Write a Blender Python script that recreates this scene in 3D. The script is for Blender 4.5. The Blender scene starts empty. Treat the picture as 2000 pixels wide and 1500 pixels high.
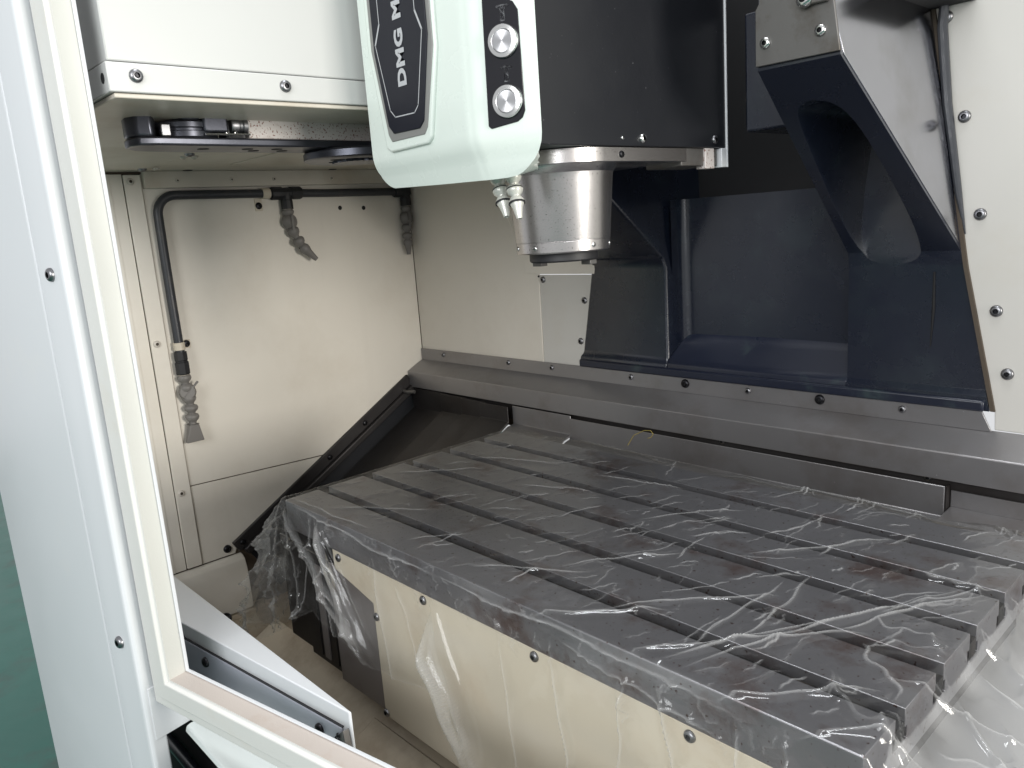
import bpy, bmesh, math, random
import numpy as np
from mathutils import Vector, Matrix
R = math.radians
random.seed(7); rng = np.random.default_rng(11)
sc = bpy.context.scene
COL = sc.collection

# ------------------------------------------------------------------ camera
cam_d = bpy.data.cameras.new('camera'); cam = bpy.data.objects.new('camera', cam_d); COL.objects.link(cam)
cam_d.sensor_width = 36.0; cam_d.lens = 36.0 * 1520.6 / 2000.0
cam_d.clip_start = 0.02; cam_d.clip_end = 60
cr = Vector((0.67961, 0.73020, -0.07028)); cd = Vector((0.10041, -0.18750, -0.97712)); cf = Vector((-0.72667, 0.65701, -0.20074))
M = Matrix.Identity(4)
for i, v in enumerate((cr, -cd, -cf)):
    for j in range(3): M[j][i] = v[j]
M.translation = (1.3180, -0.6033, 0.4716)
cam.matrix_world = M
sc.camera = cam

# ------------------------------------------------------------------ world, lamps, exposure
world = bpy.data.worlds.new('World'); sc.world = world; world.use_nodes = True
bg = world.node_tree.nodes['Background']
bg.inputs[0].default_value = (0.965, 0.98, 1.0, 1); bg.inputs[1].default_value = 0.70

def area(name, loc, target, size, energy, col, sy=None):
    d = bpy.data.lights.new(name, 'AREA'); d.energy = energy; d.color = col; d.shape = 'RECTANGLE'; d.size = size; d.size_y = sy or size
    o = bpy.data.objects.new(name, d); COL.objects.link(o); o.location = loc
    o.rotation_euler = (Vector(target) - Vector(loc)).to_track_quat('-Z', 'Y').to_euler()
    return o
area('added_front_light', (1.9, -2.5, 1.30), (0.2, 0.3, 0.1), 2.0, 72, (0.97, 0.985, 1.0), 1.3)  # unseen soft source added in front to brighten back wall and door frame
area('added_overhead_light', (0.75, 0.15, 3.0), (0.75, 0.15, 0.0), 1.4, 44, (0.94, 0.97, 1.0), 0.5)  # unseen lamp added overhead for film glints and brighter top surfaces
area('machine_work_light', (5.2, 0.80, 0.78), (-0.7, 0.3, 0.2), 0.9, 175, (1.0, 0.96, 0.89), 1.5)

sc.view_settings.view_transform = 'Standard'; sc.view_settings.look = 'None'
sc.view_settings.exposure = 0.10; sc.view_settings.gamma = 1.0; sc.view_settings.use_curve_mapping = False
sc.render.engine = 'CYCLES'
sc.cycles.use_denoising = True
sc.cycles.max_bounces = 8; sc.cycles.diffuse_bounces = 4; sc.cycles.glossy_bounces = 4
sc.cycles.transparent_max_bounces = 10; sc.cycles.transmission_bounces = 6
sc.cycles.sample_clamp_indirect = 6.0

# ------------------------------------------------------------------ materials
def new_mat(name):
    m = bpy.data.materials.new(name); m.use_nodes = True
    nt = m.node_tree; return m, nt, nt.nodes['Principled BSDF']

def node(nt, t, **k):
    n = nt.nodes.new(t)
    for a, b in k.items(): setattr(n, a, b)
    return n

def noise(nt, co, scale, detail=4, rough=0.55, vec_scale=None):
    if vec_scale:
        mp = node(nt, 'ShaderNodeMapping'); mp.inputs['Scale'].default_value = vec_scale
        nt.links.new(co, mp.inputs['Vector']); co = mp.outputs[0]
    n = node(nt, 'ShaderNodeTexNoise'); n.inputs['Scale'].default_value = scale
    n.inputs['Detail'].default_value = detail; n.inputs['Roughness'].default_value = rough
    nt.links.new(co, n.inputs['Vector']); return n.outputs['Fac']

def ramp(nt, f, a, b, ca=(0, 0, 0, 1), cb=(1, 1, 1, 1)):
    r = node(nt, 'ShaderNodeValToRGB'); e = r.color_ramp.elements
    e[0].position = a; e[0].color = ca; e[1].position = b; e[1].color = cb
    nt.links.new(f, r.inputs[0]); return r.outputs[0]

def mixc(nt, fac, a, b):
    m = node(nt, 'ShaderNodeMix', data_type='RGBA')
    for sock, v in ((m.inputs[0], fac), (m.inputs[6], a), (m.inputs[7], b)):
        if isinstance(v, (int, float)): sock.default_value = v
        elif isinstance(v, tuple): sock.default_value = (*v[:3], 1)
        else: nt.links.new(v, sock)
    return m.outputs[2]

def surf(name, col, rough=0.5, metal=0.0, var=0.12, stain=None, stain_lo=0.55, stain_hi=0.75, stain_scale=6.0,
         bump=0.0, bump_scale=200.0, rvar=0.12, brushed=None, specks=None, speck_scale=120, speck_lo=.66, spec=0.5, coat=0.0, stain_max=1.0, drips=0):
    m, nt, p = new_mat(name)
    tc = node(nt, 'ShaderNodeNewGeometry').outputs['Position']
    big = noise(nt, tc, 3.1, 5)
    c = mixc(nt, big, tuple(v * (1 - var) for v in col), tuple(min(1, v * (1 + var)) for v in col))
    if stain:
        s1 = ramp(nt, noise(nt, tc, stain_scale, 7, 0.65), stain_lo, stain_hi, (0, 0, 0, 1), (stain_max,) * 3 + (1,))
        c = mixc(nt, s1, c, stain)
    if drips:
        s3 = ramp(nt, noise(nt, tc, 5, 5, .6, (1, 1, .14)), .56, .82, (0, 0, 0, 1), (drips,) * 3 + (1,))
        c = mixc(nt, s3, c, tuple(v * .62 for v in stain))
    if specks:
        s2 = ramp(nt, noise(nt, tc, speck_scale, 2, 0.5), speck_lo, speck_lo + .04)
        c = mixc(nt, s2, c, specks)
    nt.links.new(c, p.inputs['Base Color'])
    rr = node(nt, 'ShaderNodeMapRange'); rr.inputs[3].default_value = max(0.02, rough - rvar); rr.inputs[4].default_value = min(1, rough + rvar)
    nt.links.new(noise(nt, tc, 9.0, 6, 0.6), rr.inputs[0]); nt.links.new(rr.outputs[0], p.inputs['Roughness'])
    p.inputs['Metallic'].default_value = metal
    p.inputs['Specular IOR Level'].default_value = spec
    p.inputs['Coat Weight'].default_value = coat
    p.inputs['Coat Roughness'].default_value = .14
    if bump or brushed:
        b = node(nt, 'ShaderNodeBump'); b.inputs['Strength'].default_value = bump or 0.08; b.inputs['Distance'].default_value = 0.002
        f = noise(nt, tc, bump_scale, 3, 0.5, brushed)
        nt.links.new(f, b.inputs['Height']); nt.links.new(b.outputs[0], p.inputs['Normal'])
    return m

MAT = {}
MAT['wall'] = surf('cream_enamel_wall', (0.70, 0.66, 0.585), 0.38, var=0.06, stain=(0.42, 0.35, 0.25), stain_lo=.50, stain_hi=.86, stain_scale=3.4, bump=.03, bump_scale=380, stain_max=.30, drips=.12)
MAT['wall_r'] = surf('pale_enamel_wall', (0.55, 0.535, 0.495), 0.40, var=0.05, stain=(0.48, 0.43, 0.34), stain_lo=.55, stain_hi=.9, stain_scale=4.5, bump=.03, bump_scale=380, stain_max=.5, drips=.12)
MAT['ceil'] = surf('stained_cream_ceiling', (0.56, 0.52, 0.45), 0.42, var=0.08, stain=(0.36, 0.28, 0.18), stain_lo=.5, stain_hi=.8, stain_scale=5, bump=.03, bump_scale=300, stain_max=.6)
MAT['white'] = surf('white_enamel', (0.58, 0.595, 0.61), 0.32, var=0.03, bump=.012, bump_scale=420, stain=(.66, .64, .58), stain_lo=.6, stain_hi=.9, stain_scale=5, stain_max=.5)
MAT['boxwhite'] = surf('offwhite_cover_paint', (0.47, 0.475, 0.46), 0.34, var=0.03, bump=.012, bump_scale=420, stain=(.5, .48, .42), stain_lo=.6, stain_hi=.9, stain_scale=5, stain_max=.5)
MAT['frame'] = surf('pebbled_white_frame', (0.61, 0.605, 0.575), 0.38, var=0.05, bump=.14, bump_scale=520, stain=(.55, .47, .36), stain_lo=.55, stain_hi=.85, stain_scale=9, stain_max=.45)
MAT['gutter'] = surf('dusty_gutter', (0.46, 0.41, 0.37), 0.5, var=0.12, bump=.12, bump_scale=460, stain=(.36, .26, .19), stain_lo=.55, stain_hi=.8, stain_scale=14, stain_max=.6)
MAT['reveal'] = surf('shade_toned_reveal', (0.50, 0.50, 0.465), 0.42, var=0.1, bump=.08, bump_scale=460)  # darker tone paints in the weaker light on this side face
MAT['pod'] = surf('white_plastic', (0.69, 0.755, 0.70), 0.27, var=0.015, rvar=.04, coat=.15)
MAT['beige'] = surf('yellowed_beige_sheet', (0.60, 0.54, 0.43), 0.42, var=0.08, stain=(0.44, 0.31, 0.19), stain_lo=.5, stain_hi=.8, stain_scale=4, bump=.03, bump_scale=300, stain_max=.55)
MAT['tray'] = surf('coolant_stained_tray', (0.52, 0.44, 0.33), 0.38, var=0.16, stain=(0.22, 0.14, 0.07), stain_lo=.45, stain_hi=.72, stain_scale=6, bump=.04, bump_scale=160, stain_max=.8)
MAT['column'] = surf('dark_blue_cast_paint', (0.0085, 0.0115, 0.0215), 0.27, var=0.25, bump=.05, bump_scale=30, rvar=.10, stain=(0.016, 0.023, 0.031), stain_lo=.52, stain_hi=.72, stain_scale=7, coat=.3)
MAT['bluepaint'] = surf('scuffed_blue_paint', (0.0095, 0.0125, 0.025), 0.32, var=0.2, bump=.06, bump_scale=40, stain=(.03, .045, .05), stain_lo=.55, stain_hi=.7, stain_scale=12)
MAT['black'] = surf('satin_black_sheet', (0.011, 0.012, 0.015), 0.36, var=0.15, bump=.03, bump_scale=500, specks=(.16, .16, .17), speck_scale=260, speck_lo=.745, rvar=.08)
MAT['void'] = surf('void_black', (0.004, 0.004, 0.005), 0.75, var=0.1)  # near-black colour standing in for the shade of hollows and holes
MAT['rubber'] = surf('black_rubber', (0.016, 0.016, 0.018), 0.55, var=0.15, bump=.05, bump_scale=250)
MAT['hose'] = surf('charcoal_hose', (0.030, 0.032, 0.038), 0.42, var=0.2, bump=.05, bump_scale=180, stain=(.07, .065, .06), stain_lo=.55, stain_hi=.8, stain_scale=30)
MAT['arm'] = surf('gunmetal', (0.075, 0.078, 0.095), 0.34, .75, var=0.2, rvar=.14, bump=.04, bump_scale=160)
MAT['sheet'] = surf('brushed_stainless_sheet', (0.26, 0.253, 0.256), 0.34, .66, var=0.12, stain=(0.17, 0.145, 0.13), stain_lo=.5, stain_hi=.85, stain_scale=5, brushed=(2, 60, 60), bump=.05, bump_scale=30, rvar=.10, specks=(.5, .5, .5), speck_scale=210, speck_lo=.76)
MAT['darksheet'] = surf('dark_telescopic_sheet', (0.045, 0.042, 0.042), 0.42, .6, var=0.25, stain=(0.035, 0.03, 0.028), stain_lo=.45, stain_hi=.7, stain_scale=8, rvar=.12, brushed=(3, 60, 60), bump=.05, bump_scale=30)
MAT['greysheet'] = surf('grey_way_sheet', (0.30, 0.275, 0.27), 0.45, .55, var=0.12, stain=(0.2, 0.16, 0.13), stain_lo=.5, stain_hi=.8, stain_scale=9, rvar=.1, stain_max=.7)
MAT['table'] = surf('ground_cast_iron', (0.225, 0.220, 0.232), 0.33, .68, var=0.14, stain=(0.10, 0.055, 0.043), stain_lo=.53, stain_hi=.68, stain_scale=9, rvar=.12, bump=.02, bump_scale=200, specks=(.075, .045, .038), speck_scale=170, speck_lo=.665, stain_max=.75)
MAT['rusty'] = surf('rust_flecked_steel', (0.55, 0.51, 0.49), 0.5, .1, var=0.1, specks=(.20, .10, .08), speck_scale=280, speck_lo=.60, bump=.05, bump_scale=200, stain=(.17, .08, .06), stain_lo=.55, stain_hi=.75, stain_scale=18, stain_max=.6)
MAT['steelplate'] = surf('mill_steel_plate', (0.15, 0.145, 0.14), 0.48, .65, var=0.15, rvar=.1, stain=(.09, .075, .06), stain_lo=.5, stain_hi=.75, stain_scale=14, bump=.05, bump_scale=300)
MAT['polish'] = surf('polished_side_plate', (0.40, 0.40, 0.43), 0.17, 1.0, var=0.08, rvar=.05, stain=(.30, .29, .29), stain_lo=.5, stain_hi=.8, stain_scale=6)
MAT['bolt'] = surf('zinc_bolt', (0.24, 0.24, 0.25), 0.36, 1.0, var=0.15, rvar=.1)
MAT['boltblack'] = surf('black_oxide_bolt', (0.022, 0.022, 0.025), 0.34, .8, var=0.15, rvar=.1)
MAT['boltwhite'] = surf('painted_screw', (0.56, 0.52, 0.46), 0.4, var=0.1)
MAT['chrome'] = surf('bright_steel', (0.62, 0.62, 0.61), 0.2, 1.0, var=0.05, rvar=.06)
MAT['nozzle'] = surf('grey_nozzle_plastic', (0.17, 0.16, 0.15), 0.5, var=0.12, bump=.04, bump_scale=260)
MAT['pnozzle'] = surf('pearl_nozzle_plastic', (0.60, 0.60, 0.55), 0.26, .25, var=0.08)
MAT['clip'] = surf('ivory_clip', (0.58, 0.52, 0.42), 0.45, var=0.08)
MAT['badge'] = surf('midnight_badge', (0.010, 0.011, 0.018), 0.45, var=0.06, rvar=.03, spec=.25)
MAT['badgegrey'] = surf('grey_badge_rim', (0.22, 0.22, 0.21), 0.38, var=0.05)
MAT['print'] = surf('silver_print', (0.46, 0.47, 0.49), 0.4, .2, var=0.04)
MAT['btnplate'] = surf('glossy_black_plate', (0.004, 0.004, 0.007), 0.15, var=0.05, rvar=.03)
MAT['green'] = surf('green_floor_paint', (0.010, 0.115, 0.088), 0.35, var=0.2, stain=(.03, .06, .05), stain_lo=.5, stain_hi=.7, stain_scale=3)
MAT['teal'] = surf('pale_cover_paint', (0.62, 0.66, 0.64), 0.35, var=0.05)
MAT['sealant'] = surf('grey_sealant', (0.045, 0.048, 0.055), 0.16, var=0.3, bump=.35, bump_scale=60, rvar=.08)
MAT['gap'] = surf('grimy_joint', (0.07, 0.052, 0.035), 0.7, var=0.3)
MAT['slotfill'] = surf('black_slot_fill', (0.006, 0.0055, 0.0055), 0.6, var=0.3, bump=.2, bump_scale=90, stain=(.03, .02, .015), stain_lo=.5, stain_hi=.7, stain_scale=30)
MAT['palesheet'] = surf('pale_way_sheet', (0.40, 0.395, 0.40), 0.36, .35, var=0.08, rvar=.08)
MAT['railgrey'] = surf('blue_grey_rail', (0.40, 0.41, 0.47), 0.36, .15, var=0.06, rvar=.08)
MAT['yellow'] = surf('yellow_tie', (0.25, 0.19, 0.04), 0.4, var=0.1)

def spun_metal(name, centre, radial=True):
    """turned steel: vertical-axis brushed, fine dark specks"""
    m, nt, p = new_mat(name)
    tc = node(nt, 'ShaderNodeNewGeometry').outputs['Position']
    sp = ramp(nt, noise(nt, tc, 380, 2, .5), .66, .71)
    c = mixc(nt, sp, (0.50, 0.48, 0.47), (0.14, 0.12, 0.11))
    nt.links.new(c, p.inputs['Base Color']); p.inputs['Metallic'].default_value = 1
    p.inputs['Roughness'].default_value = .24; p.inputs['Anisotropic'].default_value = .6
    b = node(nt, 'ShaderNodeBump'); b.inputs['Strength'].default_value = .05; b.inputs['Distance'].default_value = .001
    nt.links.new(noise(nt, tc, 40, 2, .5, (2, 2, 60)), b.inputs['Height']); nt.links.new(b.outputs[0], p.inputs['Normal'])
    return m
MAT['spindle'] = spun_metal('turned_spindle_steel', None)

def radial_metal(name):
    """button cap: concentric turning marks seen as a radial fan"""
    m, nt, p = new_mat(name)
    p.inputs['Base Color'].default_value = (.55, .55, .56, 1); p.inputs['Metallic'].default_value = 1
    p.inputs['Roughness'].default_value = .28; p.inputs['Anisotropic'].default_value = .85
    tg = node(nt, 'ShaderNodeTangent', direction_type='RADIAL', axis='Y'); nt.links.new(tg.outputs[0], p.inputs['Tangent'])
    return m
MAT['btncap'] = radial_metal('turned_button_cap')

# ------------------------------------------------------------------ mesh builder
class MB:
    def __init__(s): s.v = []; s.f = []; s.mi = []
    def add(s, vs, fs, mi=0):
        b = len(s.v); s.v += [tuple(x) for x in vs]; s.f += [tuple(i + b for i in f) for f in fs]; s.mi += [mi] * len(fs); return s
    def box(s, x0, x1, y0, y1, z0, z1, mi=0):
        vs = [(x, y, z) for x in (x0, x1) for y in (y0, y1) for z in (z0, z1)]
        return s.add(vs, [(0, 1, 3, 2), (4, 6, 7, 5), (0, 4, 5, 1), (2, 3, 7, 6), (0, 2, 6, 4), (1, 5, 7, 3)], mi)
    def prism(s, poly, axis, a, b, mi=0):
        """poly: list of 2-tuples in the two other axes (cyclic order kept), a/b: floats or functions of the 2-tuple"""
        n = len(poly)
        def pt(p, t):
            t = t(p) if callable(t) else t
            return {'x': (t, p[0], p[1]), 'y': (p[0], t, p[1]), 'z': (p[0], p[1], t)}[axis]
        vs = [pt(p, a) for p in poly] + [pt(p, b) for p in poly]
        fs = [tuple(range(n)), tuple(range(2 * n - 1, n - 1, -1))] + [(i, i + n, (i + 1) % n + n, (i + 1) % n) for i in range(n)]
        return s.add(vs, fs, mi)
    def tube(s, path, r, n=14, mi=0, cap=True):
        P = [Vector(p) for p in path]; rs = r if isinstance(r, (list, tuple)) else [r] * len(P)
        up = None; rings = []
        for i, p in enumerate(P):
            t = (P[min(i + 1, len(P) - 1)] - P[max(i - 1, 0)]).normalized()
            if up is None:
                up = t.orthogonal().normalized()
            up = (up - t * up.dot(t)).normalized(); sd = t.cross(up)
            rings.append([p + (up * math.cos(k * 2 * math.pi / n) + sd * math.sin(k * 2 * math.pi / n)) * rs[i] for k in range(n)])
        vs = [q for g in rings for q in g]; fs = []
        for i in range(len(P) - 1):
            for k in range(n): fs.append((i * n + k, i * n + (k + 1) % n, (i + 1) * n + (k + 1) % n, (i + 1) * n + k))
        if cap: fs += [tuple(range(n - 1, -1, -1)), tuple(range((len(P) - 1) * n, len(P) * n))]
        return s.add(vs, fs, mi)
    def lathe(s, prof, centre=(0, 0, 0), axis=(0, 0, 1), n=32, mi=0):
        """prof: list of (radius, height)"""
        ax = Vector(axis).normalized(); u = ax.orthogonal().normalized(); w = ax.cross(u); c = Vector(centre)
        vs = []; fs = []
        for r, h in prof:
            for k in range(n):
                a = 2 * math.pi * k / n; vs.append(c + ax * h + (u * math.cos(a) + w * math.sin(a)) * max(r, 1e-5))
        for i in range(len(prof) - 1):
            for k in range(n): fs.append((i * n + k, i * n + (k + 1) % n, (i + 1) * n + (k + 1) % n, (i + 1) * n + k))
        return s.add(vs, fs, mi)
    def mesh(s, name, mats, origin=(0, 0, 0), sharp=35):
        me = bpy.data.meshes.new(name); o = Vector(origin)
        me.from_pydata([tuple(Vector(v) - o) for v in s.v], [], s.f)
        for m in (mats if isinstance(mats, (list, tuple)) else [mats]): me.materials.append(MAT[m])
        me.polygons.foreach_set('material_index', s.mi)
        bm = bmesh.new(); bm.from_mesh(me); bmesh.ops.remove_doubles(bm, verts=bm.verts, dist=1e-6); bmesh.ops.recalc_face_normals(bm, faces=bm.faces); bm.to_mesh(me); bm.free()
        me.polygons.foreach_set('use_smooth', [True] * len(me.polygons)); me.set_sharp_from_angle(angle=R(sharp)); me.update()
        return me
    def build(s, name, mats, parent=None, bevel=0.0, seg=2, local=False, sharp=35):
        org = (0, 0, 0)
        if parent is not None and not local: org = world_loc(parent)
        o = bpy.data.objects.new(name, s.mesh(name, mats, org, sharp)); COL.objects.link(o); o.parent = parent
        if bevel:
            b = o.modifiers.new('bevel', 'BEVEL'); b.width = bevel; b.segments = seg; b.limit_method = 'ANGLE'; b.angle_limit = R(32); b.harden_normals = False
        return o

DRAWN = {}      # things drawn at one size and set into the scene at another: where their base was drawn
def world_loc(o):
    p = Vector((0, 0, 0))
    while o is not None:
        if o in DRAWN: return p + DRAWN[o]
        p += o.location; o = o.parent
    return p

def tag(o, label, cat=None, group=None, kind=None):
    if label: o['label'] = label
    if cat: o['category'] = cat
    if group: o['group'] = group
    if kind: o['kind'] = kind
    return o
def thing(name, loc, label, cat, group=None, rz=0):
    o = bpy.data.objects.new(name, None); o.empty_display_size = .05; COL.objects.link(o); o.location = loc; o.rotation_euler = (0, 0, rz)
    return tag(o, label, cat, group)
def structure(o): o['kind'] = 'structure'; return o

# one screw mesh per finish, shared by every screw
def screw_mesh(name, head, sock):
    b = MB(); b.lathe([(1.0, -.1), (1.0, .22), (.88, .46), (.66, .60), (.44, .62)], n=16)
    b.lathe([(.44, .62), (.40, .22), (0, .20)], n=6, mi=1)
    return b.mesh(name, [head, sock], sharp=50)
SCREW = {'steel': screw_mesh('screw_steel', 'bolt', 'boltblack'), 'black': screw_mesh('screw_black', 'boltblack', 'void'),
         'white': screw_mesh('screw_painted', 'boltwhite', 'gap'), 'bright': screw_mesh('screw_bright', 'chrome', 'boltblack')}
def screw(parent, p, n, r=.0095, kind='steel', local=False, name='screw'):
    o = bpy.data.objects.new(name, SCREW[kind]); COL.objects.link(o); o.parent = parent
    o.location = Vector(p) - (Vector((0, 0, 0)) if (local or parent is None) else world_loc(parent))
    q = Vector(n).to_track_quat('Z', 'Y'); e = q.to_euler(); o.rotation_euler = e; o.scale = (r, r, r)
    # turn each socket a little differently
    o.rotation_euler = (q @ Matrix.Rotation(random.random() * 6.28, 3, 'Z').to_quaternion()).to_euler()
    return o

def hole(parent, p, n, r=.006):
    b = MB(); b.lathe([(r, -.001), (r, .0006), (r * .75, .0006), (0, .0004)], p, n, 14)
    return b.build('hole', 'void', parent)

XW, YB = -0.774, 0.90
# ================================================================== the setting
# ---- left wall: upper and lower sheet with an open joint, a narrower sheet beside the batten
wl = structure(MB().box(XW - .03, XW - .004, -.22, .93, -.60, .70).build('wall_left', 'gap'))
b = MB(); b.prism([(.092, -.1585), (.52, -.1755), (.838, .012), (.898, .046), (.898, .658), (.092, .658)], 'x', XW - .006, XW)
b.build('upper_sheet', 'wall', wl, bevel=.001)
b = MB(); b.prism([(.092, -.386), (.186, -.386), (.200, -.352), (.517, -.1785), (.092, -.1615)], 'x', XW - .006, XW)
b.build('lower_sheet', 'wall', wl, bevel=.001)
b = MB(); b.box(XW - .006, XW, -.22, .048, -.386, .658); b.build('side_sheet', 'wall', wl, bevel=.001)
b = MB(); b.box(XW, XW + .0015, -.02, .018, -.386, .658); b.build('fold_strip', 'wall', wl, bevel=.0005)
# bulged kick panel at the foot of the wall
b = MB(); b.prism([(XW - .004, -.389), (XW + .010, -.392), (XW + .022, -.402), (XW + .030, -.430), (XW + .034, -.545), (XW - .004, -.545)], 'y', -.22, .203)
b.build('kick_panel', 'wall', wl, bevel=.003, seg=3)
b = MB(); b.prism([(XW - .004, -.548), (XW + .040, -.548), (XW + .048, -.62), (XW - .004, -.62)], 'y', -.22, .25); b.build('skirt_strip', 'tray', wl, bevel=.002)
screw(wl, (XW, .165, -.366), (1, 0, 0), .0115, 'black')
screw(wl, (XW + .038, .118, -.548), (1, 0, .3), .016, 'black')
hole(wl, (XW, .648, .555), (1, 0, 0), .0065); hole(wl, (XW, .730, .552), (1, 0, 0), .0065)

# ---- back wall (left of the column): big sheet, narrow screwed sheet and a small overlapping plate
wb = structure(MB().box(-.80, 1.75, YB + .010, YB + .03, -.12, .03).build('wall_back', 'gap'))
b = MB(); b.prism([(XW, .03), (-.208, .03), (-.205, .334), (-.256, .334), (-.256, .372), (-.278, .412), (-.369, .600), (-.42, .70), (-.42, 1.1), (XW, 1.1)], 'y', YB, YB + .006)
b.build('left_sheet', 'wall', wb, bevel=.001)
b = MB(); b.prism([(-.2055, .03), (-.098, .03), (-.070, .092), (-.046, .108), (-.008, .331), (-.2025, .331)], 'y', YB + .0015, YB + .0075)
b.build('screwed_sheet', 'wall_r', wb, bevel=.001)
b = MB(); b.prism([(-.253, .3335), (-.004, .3335), (.02, .48), (-.06, .60), (-.36, .60), (-.276, .412), (-.253, .372)], 'y', YB - .003, YB + .003)
b.build('overlap_plate', 'wall', wb, bevel=.001)
for p in ((-.190, .318), (-.043, .265), (-.063, .157)): screw(wb, (p[0], YB + .0015, p[1]), (0, -1, 0), .0088, 'steel')
hole(wb, (-.205, YB - .0005, .327), (0, -1, 0), .003)
# ---- back wall (right of the column)
wr = structure(MB().prism([(.908, .058), (1.75, .058), (1.75, 1.2), (.722, 1.2), (.790, .743), (.853, .345), (.9065, .092)], 'y', YB, YB + .008).build('wall_right', 'wall_r', bevel=.0012))
for p in ((.804, .759), (.838, .595), (.869, .432), (.901, .268), (.923, .160)): screw(wr, (p[0], YB, p[1]), (0, -1, 0), .0102, 'steel')
for k in range(4): screw(wr, (1.25, YB, .16 + .16 * k), (0, -1, 0), .0102, 'steel')
# ---- ceiling plates over the left half
ce = structure(MB().box(XW - .02, .240, -.258, .92, .664, .69).build('ceiling', 'ceil', bevel=.001))
b = MB(); b.box(-.570, .20, .238, .89, .6600, .664); b.build('ceiling_plate', 'ceil', ce, bevel=.0008)
b = MB(); b.box(-.684, .215, -.250, .068, .6600, .664); b.build('ceiling_plate', 'ceil', ce, bevel=.0008)
b = MB(); b.box(-.570, .20, .073, .233, .6612, .664); b.build('ceiling_plate', 'ceil', ce, bevel=.0008)
b = MB(); b.box(XW, XW + .018, .094, .897, .622, .664); b.build('ceiling_angle', 'ceil', ce, bevel=.002)
for y in (.175, .318, .44, .62, .80): screw(ce, (XW + .018, y, .640), (1, 0, 0), .0055, 'white')
for p in ((-.346, .054), (-.66, .061)): screw(ce, (p[0], p[1], .660), (0, 0, -1), .010, 'steel')
for p in ((-.40, .062), (-.65, .09), (-.40, .085)): screw(ce, (p[0], p[1], .660), (0, 0, -1), .008, 'white')
for y in (.20, .62): hole(ce, (XW + .03, y, .6637), (0, 0, -1), .012)

# ---- coolant trough under the table, machine base and shop floor
tr = structure(MB().prism([(.06, -.355), (-.135, -.452), (-.135, -.47), (.06, -.62)], 'x', -.26, 1.6).build('coolant_trough', 'tray', bevel=.002))
b = MB(); b.prism([(.02, -.37), (-.20, -.48), (-.20, -.52), (.02, -.50)], 'x', .20, 1.6); b.build('trough_lip', 'tray', tr, bevel=.003)
structure(MB().box(-.80, 1.6, -.20, 1.3, -.66, -.56).build('floor_tray', 'tray'))
structure(MB().box(-6, 6, -7, 3, -1.02, -1.0).build('floor', 'green'))
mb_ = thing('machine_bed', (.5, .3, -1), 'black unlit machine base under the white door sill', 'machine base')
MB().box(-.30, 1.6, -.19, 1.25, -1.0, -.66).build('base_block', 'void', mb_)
MB().box(-.76, 1.6, -.238, -.226, -1.0, -.238).build('black_fill', 'void', mb_)  # black sheet added as fill, stands for the dark opening under the sill
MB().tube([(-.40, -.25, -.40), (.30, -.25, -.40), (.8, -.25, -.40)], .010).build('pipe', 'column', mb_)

# ================================================================== batten on the left wall
bt = thing('batten_strip', (XW, .07, -.386), 'vertical cream batten strip on the left wall behind the hose', 'batten')
b = MB(); b.box(XW - .003, XW + .006, .050, .090, -.384, .656); b.build('strip', 'wall', bt, bevel=.0015)
for z in (.640, .234, -.170): screw(bt, (XW + .006, .064, z), (1, 0, 0), .009, 'white')

# ================================================================== black sloped trim along the left wall
tm = thing('sloped_trim', (XW, .5, -.2), 'black metal trim climbing diagonally along the left wall', 'trim')
A = np.array([.190, -.372]); Bv = np.array([.834, -.004]); dv = (Bv - A) / np.linalg.norm(Bv - A); nv = np.array([-dv[1], dv[0]])
def strip2(o0, o1, a=0, bb=0): return [tuple(A + dv * a + nv * o0), tuple(Bv + dv * bb + nv * o0), tuple(Bv + dv * bb + nv * o1), tuple(A + dv * a + nv * o1)]
MB().prism(strip2(-.012, .022), 'x', XW, XW + .010).build('flat_bar', 'darksheet', tm, bevel=.0015)
MB().prism(strip2(-.034, -.012, .012), 'x', XW, XW + .022).build('folded_edge', 'darksheet', tm, bevel=.004, seg=3)
MB().prism(strip2(-.19, -.034, .02, .02), 'x', XW + .001, XW + .006).build('side_plate', 'black', tm)
for t in (.03, .27, .50, .71): screw(tm, (XW + .010, *(A + (Bv - A) * t + nv * .004)), (1, 0, 0), .0085, 'black')

# ================================================================== rear ledge of folded stainless sheet
sh = thing('rear_ledge', (.4, .86, .0), 'brushed stainless ledge running along the back wall above the table', 'ledge')
t = .003
MB().prism([(.8985, .0575), (.834, .0265), (.8305, .0245), (.8295, -.026), (.8335, -.026), (.8345, .0215), (.8985, .0525)], 'x', XW + .002, 1.70).build('ledge_sheet', 'sheet', sh, bevel=.0018, seg=3)
MB().prism([(XW + .002, .054), (.905, .056), (.889, .091), (XW + .002, .091)], 'y', .8925, .8970).build('upstand', 'sheet', sh, bevel=.001)
for x in (-.654, -.346, -.169, .107, .431, .755): screw(sh, (x, .8926, .078), (0, -1, 0), .0072, 'steel')
for x in (.268, .594): screw(sh, (x, .8926, .078), (0, -1, 0), .0105, 'black')
MB().box(-.78, 1.7, .846, .850, -.075, .03).build('back_strip', 'darksheet', sh)
for x in (.394, .821): screw(sh, (x, .846, -.031), (0, -1, 0), .0065, 'steel')
MB().tube([(XW + .004, .80, -.032), (XW + .03, .80, -.036), (XW + .06, .81, -.034)], .006, 10).build('corner_plug', 'steelplate', sh)

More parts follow.
